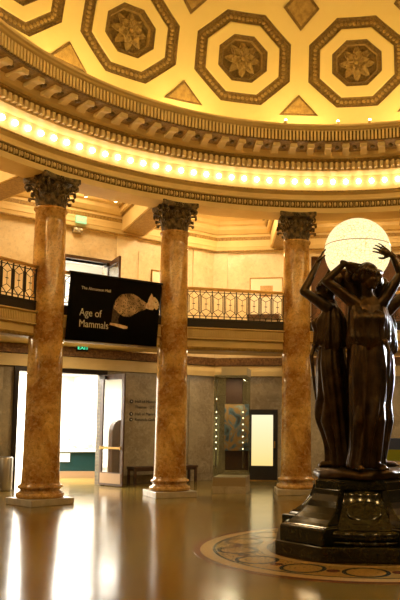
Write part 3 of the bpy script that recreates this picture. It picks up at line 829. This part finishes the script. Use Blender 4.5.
rp = N(nt, 'ShaderNodeValToRGB'); nt.links.new(nn.outputs[0], rp.inputs[0]); nt.links.new(rp.outputs[0], bb.inputs['Base Color'])
el = rp.color_ramp.elements; el[0].position = .34; el[0].color = (.03, .03, .03, 1); el[1].position = .75; el[1].color = (.75, .62, .4, 1)
for p_, c_ in ((.45, (.10, .16, .18)), (.53, (.38, .18, .03)), (.62, (.22, .26, .22))):
    e_ = el.new(p_); e_.color = (*c_, 1)
b.build('specimen_panel', m_, vt)
b = MB(); b.box(-.345, -.315, -.44, -.42, .6, 2.7); b.box(.30, .325, -.44, -.42, .6, 2.1); b.build('corner_strip', M['steel'], vt)
ld = None  # two upright rows of small glowing points near the front corners
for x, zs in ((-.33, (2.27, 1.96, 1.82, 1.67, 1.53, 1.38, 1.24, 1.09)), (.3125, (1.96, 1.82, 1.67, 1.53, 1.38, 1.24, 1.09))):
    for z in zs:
        if ld is None: q = MB(); q.ell((0, 0, 0), (.014, .01, .014), 8, 6); ld = q.build('bright_point', M['glow_dot'], vt); o = ld
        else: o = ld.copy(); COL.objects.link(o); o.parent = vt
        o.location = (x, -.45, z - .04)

area(Matrix.Translation((-2.02, 7.90, 2.78)), (0, 0, 0), .35, 22, (1, .85, .6))  # added under the case header to brighten the specimen panel
# ------------------------------------------------------------------ black door with a backlit pane
bd = empty('backlit_door', (0, 0, 0)); bd.matrix_world = WT['right'] @ Matrix.Translation((-2.825, .0, 0))
tag(bd, 'black door with a glowing frosted pane beside the display case', 'door', kind='thing')
b = MB(); b.box(-.42, -.35, -.02, .05, .02, 2.06); b.box(.29, .42, -.02, .05, .02, 2.06); b.box(-.35, .29, -.02, .05, 1.92, 2.06); b.box(-.35, .29, -.02, .05, .02, .43)
b.build('frame', pbr('black_door_paint', (.01, .008, .006), .4), bd)
b = MB(); b.box(-.35, .29, .0, .03, .43, 1.92); b.build('frosted_pane', M['frosted'], bd)
b = MB(); b.box(.32, .36, -.08, -.05, .95, 1.15); b.box(.33, .35, -.05, -.02, .96, .98); b.box(.33, .35, -.05, -.02, 1.12, 1.14); b.build('handle', M['brass'], bd)
b = MB(); b.box(-.4, .4, -.03, .05, 0, .02); b.build('threshold', M['brass'], bd)
mb = MB(); mb.box(-3.25, -2.40, .28, .32, 0, 2.1); struct(mb.build('wall_behind_door', M['dark_wood'], T=WT['right']))

# pictures on the upper walls
def picture(T, w, h, label, inner=True):
    r = empty('framed_picture', (0, 0, 0)); r.matrix_world = T
    b = MB(); f = .022
    b.box(-w / 2, w / 2, -.05, 0, -h / 2, -h / 2 + f); b.box(-w / 2, w / 2, -.05, 0, h / 2 - f, h / 2); b.box(-w / 2, -w / 2 + f, -.05, 0, -h / 2, h / 2); b.box(w / 2 - f, w / 2, -.05, 0, -h / 2, h / 2)
    b.build('frame', M['brass'], r)
    b = MB(); b.box(-w / 2 + f, w / 2 - f, -.03, 0, -h / 2 + f, h / 2 - f); b.build('mat_board', M['mat_board'], r)
    if inner: b = MB(); b.box(-w * .18, w * .2, -.036, -.03, h * .02, h * .30); b.build('print', M['print'], r)
    tag(r, label, 'picture')
picture(WT['right'] @ Matrix.Translation((-2.76, -.02, 5.42)), 1.0, 1.24, 'large pale framed picture on the gallery wall behind the railing')
picture(WT['left'] @ Matrix.Translation((3.10, -.02, 5.45)), .5, 1.15, 'narrow pale framed picture on the wall just above the banner corner', False)
# low table in front of the large picture
tb = empty('gallery_table', (0, 0, 3.88)); tb.matrix_world = WT['right'] @ Matrix.Translation((-2.75, -.45, 3.88))
b = MB(); b.box(-.5, .45, -.25, .25, .82, .95); b.build('tabletop', M['dark_wood'], tb)
lg = None
for x in (-.46, .41):
    for y in (-.2, .2):
        if lg is None: q = MB(); q.box(-.025, .025, -.025, .025, 0, .82); lg = q.build('leg', M['dark_wood'], tb); o = lg
        else: o = lg.copy(); COL.objects.link(o); o.parent = tb
        o.location = (x, y, 0)
tag(tb, 'narrow dark table on the gallery below the large framed picture', 'table')
# panelled doors filling the wide upper opening behind the statue
mb = MB(); mb.box(-1.42, 1.6, .15, .2, 3.9, 6.68)
for x in (-1.35, -.6, .15, .9): 
    mb.box(x, x + .62, .11, .15, 4.1, 5.2); mb.box(x, x + .62, .11, .15, 5.35, 6.5)
struct(mb.build('door_3', pbr('brown_timber_panelling', (.07, .028, .008), .4, col2=(.11, .045, .014), scale=5), T=WT['right']))
# information stand glimpsed behind the statue
ks = empty('information_stand', (1.86, 7.9, 0)); tag(ks, 'small blue and yellow-green stand glimpsed behind the statue skirts', 'information stand')
b = MB(); b.box(-.16, .2, -.04, .04, 1.05, 1.32); b.build('blue_panel', M['blue_patch'], ks)
b = MB(); b.box(-.16, .2, -.05, .05, .78, 1.05); b.build('green_panel', M['green_patch'], ks)
b = MB(); b.tube([(0, 0, .03), (0, 0, .8)], .025, 8); b.lathe([(.001, 0), (.2, 0), (.2, .03), (.001, .03)], 20); b.build('post', M['iron'], ks)

# ------------------------------------------------------------------ statue pedestal
ped = empty('statue_pedestal', (0, 0, 0)); tag(ped, 'dark green polished marble pedestal with scrolled buttresses under the statue', 'pedestal')
def octa(s, z, e=1.0):
    pts = []
    n = [222, 267, 312, 357, 42, 87, 132, 177]; A = [1.16 if i % 2 == 0 else 1.10 for i in range(8)]
    for i in range(8):
        p = inter(n[i], A[i] * s, n[(i + 1) % 8], A[(i + 1) % 8] * s); pts.append(Vector((p.x, p.y, z)))
    return pts
b = MB(); b.loft([octa(1, 0), octa(1, .18)], smooth=False); o = b.build('plinth', M['pedestal'], ped); bv = o.modifiers.new('b', 'BEVEL'); bv.width = .012
bt = None
nfn = [222, 267, 312, 357, 42, 87, 132, 177]
for i in (0, 2, 4, 6):
    b = MB(); rings = []
    for z, s in ((.18, .95), (.36, .95), (.38, .93), (.385, .87), (.42, .84), (.46, .78), (.52, .705), (.59, .645), (.66, .60), (.74, .57), (.81, .555)):
        q0 = inter(nfn[i - 1], (1.10) * s, nfn[i], 1.16 * s); q1 = inter(nfn[i], 1.16 * s, nfn[(i + 1) % 8], 1.10 * s)
        in0 = Vector((math.cos(R_(nfn[i])), math.sin(R_(nfn[i])), 0)) * -.42
        rings.append([Vector((q0.x, q0.y, z)), Vector((q1.x, q1.y, z)), Vector((q1.x, q1.y, z)) + in0, Vector((q0.x, q0.y, z)) + in0])
    b.loft(rings, smooth=False); o = b.build('buttress', M['pedestal'], ped); bv = o.modifiers.new('b', 'BEVEL'); bv.width = .02; bv.segments = 3
b = MB()
pr = [(.001, .18), (.98, .18), (1.0, .19), (1.0, .22)]
pr += [(.955 + .055 * math.cos(R_(t)), .285 + .065 * math.sin(R_(t))) for t in range(-90, 91, 15)]
pr += [(.90, .36), (.895, .385), (.86, .41), (.80, .46), (.74, .52), (.68, .59), (.635, .66), (.60, .74), (.575, .81), (.001, .82)]
b.lathe(pr, 64); b.build('core', M['pedestal'], ped)
for a in (267, 357, 87, 177):      # thin raised oval standing in for a reflection on each face
    b = MB(); n = Vector((math.cos(R_(a)), math.sin(R_(a)), .75)).normalized()
    b.ell((.715 * math.cos(R_(a)), .715 * math.sin(R_(a)), .555), (.22, .15, .014), 24, 10, n.to_track_quat('Z', 'Y').to_matrix()); b.build('reflection_oval', M['pedestal'], ped)
b = MB(); b.loft([octa(s, z) for s, z in ((.50, .80), (.53, .81), (.53, .90), (.50, .925))], smooth=False); o = b.build('cap_slab', M['pedestal'], ped)

# ------------------------------------------------------------------ statue
st = empty('globe_bearing_statue', (0, 0, .92)); tag(st, 'dark bronze statue of three draped women holding up a glowing globe', 'statue')
st.location = (0, 0, 0)
b = MB(); rings = []
for z, s in ((.927, .56), (.945, .585), (.99, .59), (1.03, .57), (1.055, .52)):
    rings.append([Vector(((s + .018 * math.sin(5 * t + z * 30) + .01 * math.sin(11 * t)) * math.cos(t), (s + .018 * math.sin(5 * t + z * 30) + .01 * math.sin(11 * t)) * math.sin(t), z)) for t in [2 * PI * i / 72 for i in range(72)]])
b.loft(rings); b.build('bronze_base', M['bronze'], st)
gb = MB(); gb.ell((0, 0, 0), (.455, .455, .455), 64, 40); g = gb.build('globe', M['globe'], st); g.location = (.0, 0, 4.0)
b = MB(); ring_pts = [(.452 * math.cos(2 * PI * i / 64), .452 * math.sin(2 * PI * i / 64), .065) for i in range(64)]
b.tube(ring_pts, .005, 5, closed=True); b.build('equator_seam', M['brass'], g)
b = MB()       # cup and core that carry the globe
b.lathe([(.001, 1.04), (.20, 1.04), (.17, 1.4), (.16, 2.4), (.14, 3.1), (.12, 3.3), (.18, 3.42), (.27, 3.55), (.33, 3.66), (.35, 3.70), (.32, 3.69), (.24, 3.62), (.001, 3.56)], 40)
for i in range(12):
    a = 2 * PI * i / 12; b.ell((.30 * math.cos(a), .30 * math.sin(a), 3.60), (.06, .06, .09), 8, 6)
b.build('support', M['bronze'], st)

def hand(b, wrist, tip, palm_n, side, splay=1.0, k=1.0):
    """five fingers; tip = where the middle finger points, palm_n = direction the palm faces"""
    w = Vector(wrist); d = (Vector(tip) - w).normalized(); n = Vector(palm_n); n = (n - d * n.dot(d)).normalized(); l = d.cross(n) * side
    pc = w + d * .085 * k
    b.ell(w + d * .10 * k, (.058 * k, .075 * k, .026 * k), 12, 8, Matrix((l, d, -n)).transposed())
    b.capsule(w - d * .03, w + d * .06 * k, .038 * k, .040 * k, 10)
    for i, (off, ln, rr) in enumerate(((-.052, .125, .0145), (-.017, .145, .015), (.018, .138, .0145), (.052, .11, .013))):
        p = w + d * .15 * k + l * off * k; dd = (d + l * off * 3.5 * splay).normalized()
        q = p + (dd * .98 + n * .10).normalized() * ln * .45 * k; r = q + (dd * .9 + n * .35).normalized() * ln * .34 * k; s = r + (dd * .75 + n * .6).normalized() * ln * .25 * k
        b.capsule(p - dd * .04, q, rr * k * 1.08, rr * k, 8); b.capsule(q, r, rr * k, rr * k * .92, 8); b.capsule(r, s, rr * k * .92, rr * k * .8, 8)
    p = w + d * .05 * k - l * .04 * k; q = p + (d * .6 - l * .75 + n * .3).normalized() * .075 * k; r = q + (d * .9 - l * .25 + n * .4).normalized() * .06 * k
    b.capsule(p, q, .022 * k, .018 * k, 8); b.capsule(q, r, .018 * k, .015 * k, 8)
def figure(az, rad, head_c, head_yaw, head_tilt, arms, shift=lambda z: 0.0, feet=((-.12, -.16), (.10, -.12)), name='woman_figure', seed=0, lab=None, inw=0.0):
    out = Vector((math.cos(R_(az)), math.sin(R_(az)), 0)); e = Vector((-math.sin(R_(az)), math.cos(R_(az)), 0)); c = out * rad
    def W(x, y, z):     # x to her side, y away from her front, z above the base
        return c - out * inw * max(0, 1 - z / 1.4) + e * (x + shift(z)) - out * y + Vector((0, 0, 1.05 + z))
    Q = Matrix((e, -out, Vector((0, 0, 1)))).transposed()
    b = MB()
    # trunk
    secs = [(.95, .20, .16), (1.3, .225, .17), (1.5, .20, .15), (1.66, .175, .13), (1.85, .20, .15), (2.0, .215, .155), (2.12, .205, .135), (2.20, .16, .10), (2.27, .085, .075)]
    b.loft([[W(a * math.cos(t), d * math.sin(t), z) for t in [2 * PI * i / 24 for i in range(24)]] for z, a, d in secs])
    b.ell(W(-.095, -.12, 1.97), (.085, .085, .09), 12, 8); b.ell(W(.095, -.12, 1.97), (.085, .085, .09), 12, 8)
    # legs and feet
    for s_, (fx, fy) in zip((-1, 1), feet):
        hip = W(s_ * .10, 0, 1.05); kn = W(s_ * .09 + fx * .3, -.08 + fy * .3, .62); an = W(fx, fy + .08, .12)
        b.capsule(hip, kn, .12, .085); b.capsule(kn, an, .082, .045)
        b.capsule(W(fx, fy + .10, .055), W(fx * 1.15, fy - .12, .035), .05, .042); 
        for t_ in range(5): b.capsule(W(fx * 1.15 + (t_ - 2) * .022, fy - .12, .03), W(fx * 1.15 + (t_ - 2) * .026, fy - .175 + abs(t_ - 1) * .012, .022), .017, .014, 7)
    # neck and head
    hc = Vector(head_c); nb = W(0, -.01, 2.2)
    Hq = (Q @ Matrix.Rotation(R_(head_yaw), 3, 'Z') @ Matrix.Rotation(R_(head_tilt), 3, 'X'))
    def Hh(x, y, z): return hc + Hq @ Vector((x, y, z))
    b.capsule(nb, Hh(0, .04, -.09), .082, .068)
    b.ell(hc + Hq @ Vector((0, .02, .03)), (.118, .145, .15), 20, 14, Hq)
    b.ell(Hh(0, -.035, -.06), (.088, .095, .115), 16, 12, Hq)
    b.ell(Hh(0, -.10, -.145), (.035, .032, .03), 10, 8, Hq)         # chin
    b.ell(Hh(0, -.145, -.035), (.018, .030, .045), 10, 8, Hq)       # nose
    b.ell(Hh(0, -.160, -.060), (.022, .018, .014), 10, 8, Hq)
    b.ell(Hh(0, -.128, -.095), (.036, .018, .010), 10, 8, Hq); b.ell(Hh(0, -.125, -.112), (.032, .018, .011), 10, 8, Hq)   # lips
    for s_ in (-1, 1):
        b.ell(Hh(s_ * .045, -.118, .012), (.026, .018, .013), 10, 8, Hq); b.ell(Hh(s_ * .045, -.128, .040), (.036, .014, .009), 10, 6, Hq)
        b.ell(Hh(s_ * .118, .02, -.02), (.014, .028, .042), 8, 8, Hq); b.ell(Hh(s_ * .05, -.10, -.05), (.035, .03, .035), 8, 8, Hq)
    # arms
    for sh, el, wr, tip, pn, side in arms:
        sh, el, wr, tip = map(Vector, (sh, el, wr, tip))
        s_in = W(.12 if (sh - c).dot(e) > 0 else -.12, 0, 2.12)
        b.capsule(s_in, sh, .10, .088); b.capsule(sh, el, .085, .060); b.capsule(el, wr, .060, .038)
        b.ell(el, (.062, .062, .062), 10, 8)
        hand(b, wr, tip, pn, side, k=.92)
    fg = b.build(name, M['bronze'], st)
    rm = fg.modifiers.new('r', 'REMESH'); rm.mode = 'VOXEL'; rm.voxel_size = .0085; rm.use_smooth_shade = True
    sm = fg.modifiers.new('s', 'SMOOTH'); sm.iterations = 3; sm.factor = .5
    # hair: waved cap, knot and band
    b = MB(); 
    rings = []
    for j in range(1, 12):
        f = PI * j / 12
        rings.append([Hh((.138 + .010 * math.sin(9 * t + j)) * math.sin(f) * math.cos(t), .035 + (.160 + .010 * math.sin(11 * t + j * 1.7)) * math.sin(f) * math.sin(t) if math.sin(t) > -.35 or j > 7 else .035 + .10 * math.sin(f) * math.sin(t), .05 - .140 * math.cos(f) * -1) for t in [2 * PI * i / 40 for i in range(40)]])
    b.loft(rings)
    b.ell(Hh(0, .20, -.02), (.07, .07, .07), 14, 10, Hq); b.ell(Hh(0, .20, -.02), (.045, .085, .08), 14, 10, Hq)
    for t in range(-70, 251, 20):
        b.ell(Hh(.126 * math.cos(R_(t)), .03 + .15 * math.sin(R_(t)), .055 + .015 * math.sin(t)), (.03, .03, .034), 8, 6)
    b.build('hair', M['bronze'], fg)
    # gown: skirt and bloused bodice
    rnd = random.Random(seed); ph = [rnd.uniform(0, 6.28) for _ in range(6)]
    def fold(t, z, amp):
        v = (1 - abs(math.sin(5.5 * t + ph[0] + .5 * math.sin(1.7 * z + ph[3])))) * .9 + (1 - abs(math.sin(9 * t + ph[1] + .9 * z))) * .55 + .4 * math.sin(3 * t + ph[2] + z)
        return amp * v
    sk = [(.02, .205, .20, .040), (.12, .195, .185, .040), (.3, .185, .175, .038), (.55, .20, .18, .034), (.8, .225, .195, .030), (1.05, .25, .205, .024), (1.3, .255, .20, .018), (1.5, .235, .185, .015), (1.66, .21, .165, .012)]
    zs = [.02 + i * (1.68 - .02) / 40 for i in range(41)]
    def interp(T, z):
        for q in range(len(T) - 1):
            if z <= T[q + 1][0]:
                f = (z - T[q][0]) / (T[q + 1][0] - T[q][0]); f = max(0, f); return [T[q][i] * (1 - f) + T[q + 1][i] * f for i in (1, 2, 3)]
        return T[-1][1:]
    TH_ = [2 * PI * i / 120 for i in range(120)]
    b = MB(); rings = []
    for z in zs:
        a, d, am = interp(sk, z); q_ = .84 + .16 * min(1, max(0, (z - .25) / .9)); a *= q_; d *= q_
        kx = .055 * math.exp(-((z - .68) / .3) ** 2)        # bent knee pressing the cloth
        rings.append([W((a + fold(t, z, am) * .8) * math.cos(t), (d + fold(t, z, am)) * math.sin(t) - kx * max(0, -math.sin(t)) * math.exp(-((math.cos(t) - .35) / .4) ** 2) * 2, z + .012 * math.sin(4 * t) * (z < .1)) for t in TH_])
    b.loft(rings); b.build('skirt', M['bronze'], fg)
    bo = [(1.58, .222, .175, .010), (1.61, .248, .20, .026), (1.68, .262, .215, .034), (1.80, .25, .205, .034), (1.92, .243, .20, .030), (2.02, .238, .195, .024), (2.10, .228, .16, .016), (2.16, .205, .125, .010), (2.20, .15, .095, .004)]
    b = MB(); rings = []
    for i in range(34):
        z = 1.58 + i * .62 / 33; a, d, am = interp(bo, z)
        bust = .065 * math.exp(-((z - 1.95) / .085) ** 2)
        ring = []
        for t in TH_:
            fr = max(0, -math.sin(t)); tt = t + (1.95 - z) * 1.1 * math.cos(t) * (1 if fr else .3)
            f_ = fold(tt, z * 3, am) 
            hemw = (.035 * math.sin(3 * t + ph[1]) + .015 * math.sin(8 * t)) * max(0, 1 - (z - 1.58) / .25)
            neck = -.15 * fr ** 3 * min(1, max(0, (z - 1.96) / .2)) ** 1.5
            ring.append(W((a + f_) * math.cos(t), (d + f_) * math.sin(t) - bust * fr * abs(math.sin(2 * t)) ** .8, z + hemw + neck + .03 * math.cos(t) ** 2 * (z > 2.1)))
        rings.append(ring)
    b.loft(rings); b.build('bodice', M['bronze'], fg)
    b = MB(); b.tube([W(.235 * math.cos(t), .19 * math.sin(t), 1.63 + .01 * math.sin(6 * t)) for t in TH_[::3]], .02, 6, closed=True)
    b.tube([W(.17, -.20, 1.64), W(.20, -.24, 1.50), W(.19, -.23, 1.2), W(.21, -.22, .9)], [.03, .028, .022, .012], 7); b.ell(W(.16, -.20, 1.64), (.045, .04, .04), 10, 8)
    b.build('sash', M['bronze'], fg)
    if lab: fg['label'] = lab
    return fg
figure(-82, .36, (.092, -.44, 3.56), 38, 8,
       [((-.13, -.38, 3.245), (-.476, -.45, 3.492), (-.235, -.48, 3.725), (-.06, -.47, 3.66), (.2, .9, .2), 1),
        ((.29, -.36, 3.245), (.515, -.42, 3.60), (.395, -.46, 3.835), (.15, -.47, 3.97), (-.2, .9, .1), -1)],
       shift=lambda z: .04 if z > 1.3 else .04 - .13 * ((1.3 - z) / 1.3) ** 1.3, feet=((-.06, -.12), (.20, -.16)), seed=3, lab='front figure with both arms raised')
figure(165, .37, (-.43, .06, 3.46), 10, 5,
       [((-.41, -.07, 3.19), (-.745, -.08, 3.42), (-.565, -.04, 3.80), (-.47, -.03, 4.02), (.95, .1, 0), 1),
        ((-.30, .30, 3.20), (-.52, .60, 3.45), (-.35, .50, 3.80), (-.25, .40, 4.0), (.5, -.85, 0), -1)], seed=11, inw=.13)
figure(38, .38, (.37, .23, 3.50), -10, 5,
       [((.43, .02, 3.20), (.72, .0, 3.46), (.57, .02, 3.84), (.45, .02, 4.03), (-.95, .1, 0), -1),
        ((.17, .42, 3.20), (.25, .70, 3.45), (.15, .58, 3.80), (.05, .46, 4.0), (0, -1, 0), 1)], seed=23, inw=.13)

# ------------------------------------------------------------------ lights
def point(loc, power, col, r=.08, name='lamp'):
    l = bpy.data.lights.new(name, 'POINT'); l.energy = power; l.color = col; l.shadow_soft_size = r
    o = bpy.data.objects.new(name, l); COL.objects.link(o); o.location = loc; return o
WARM = (1, .72, .31)
for k in range(16):      # uplights behind the cornice
    a = R_(93.5 + 22.5 * k); point((6.55 * math.cos(a), 6.55 * math.sin(a), 8.72), 52, WARM, .12, 'cornice_uplight')
# small lamps at the cornice lip
sp = None
for az in (86.3, 79.6, 68.0, 97.5):
    if sp is None: q = MB(); q.lathe([(.001, -.06), (.04, -.06), (.04, .02), (.001, .02)], 10); q.ell((0, 0, .03), (.032, .032, .032), 8, 6, mi=1); sp = q.build('cornice_lamp', [M['cream'], M['lamp']]); o = sp
    else: o = sp.copy(); COL.objects.link(o)
    o.location = (6.15 * math.cos(R_(az)), 6.15 * math.sin(R_(az)), 8.50)
    tag(o, 'tiny bright lamp on the cornice edge at the foot of the dome', 'lamp', 'lamps on the cornice edge')
for k in range(150):     # the rest of the bulb ring behind the viewer, one lamp for every ten bulbs
    a = 360 * (k + .2) / 150
    if 38 < a < 172 or k % 10: continue
    point((7.3 * math.cos(R_(a)), 7.3 * math.sin(R_(a)), 7.56), 115, WARM, .3, 'cove_lamp')
for k in range(-3, 5):   # lamps added in the gallery bays, upper and lower, to light the walls
    az = R_(93.518 + 22.5 * k + 11.25)
    o = area(Matrix.Identity(4), (9.7 * math.cos(az), 9.7 * math.sin(az), 7.86), 1.2, 185 if k == 0 else 80, (1, .72, .38), shape='DISK')
    o = area(Matrix.Identity(4), (9.6 * math.cos(az), 9.6 * math.sin(az), 3.58), .7, 48, (1, .78, .48), shape='DISK')
point((-2.6, 10.9, 6.7), 14, (1, .72, .36), .05, 'corner_lamp')
# cool light added behind and right of the statue for its rim highlights
rim_lamp = area(Matrix.Identity(4), (7.2, 2.2, 3.6), 1.3, 420, (.80, .90, 1.0)); rim_lamp.data.energy = 240; rim_lamp.data.spread = R_(40); rim_lamp.matrix_world = Matrix.Translation((6.4, 6.2, 3.8)) @ (Vector((.2, 0, 2.4)) - Vector((6.4, 6.2, 3.8))).to_track_quat('-Z', 'Y').to_matrix().to_4x4()
w = bpy.data.worlds.new('world'); sc.world = w; w.use_nodes = True
w.node_tree.nodes['Background'].inputs[0].default_value = (1, .62, .30, 1); w.node_tree.nodes['Background'].inputs[1].default_value = .05

# ------------------------------------------------------------------ camera
F, PIT, ROL, PX, PY = 725.94, .1062, .0068, 261.78, 348.36
cam = bpy.data.cameras.new('camera'); co = bpy.data.objects.new('camera', cam); COL.objects.link(co)
cam.sensor_fit = 'VERTICAL'; cam.sensor_height = 36; cam.sensor_width = 24; cam.lens = F * 36 / 600
cam.shift_x = -(PX - 200) / 600; cam.shift_y = (PY - 300) / 600
fw = Vector((0, math.cos(PIT), math.sin(PIT))); u0 = Vector((0, -math.sin(PIT), math.cos(PIT))); r0 = Vector((1, 0, 0))
c_, s_ = math.cos(ROL), math.sin(ROL)
r = r0 * c_ + u0 * s_; u = -r0 * s_ + u0 * c_
co.matrix_world = Matrix((( r.x, u.x, -fw.x, -1.3118), (r.y, u.y, -fw.y, -9.817), (r.z, u.z, -fw.z, 1.6), (0, 0, 0, 1)))
cam.clip_start = .05; cam.clip_end = 100
sc.camera = co
sc.view_settings.view_transform = 'Standard'; sc.view_settings.look = 'None'; sc.view_settings.gamma = 1; sc.view_settings.use_curve_mapping = False
sc.view_settings.exposure = 0
sc.cycles.use_denoising = True
sc.cycles.max_bounces = 8; sc.cycles.diffuse_bounces = 4; sc.cycles.sample_clamp_indirect = 6
sc.cycles.caustics_reflective = False; sc.cycles.caustics_refractive = False
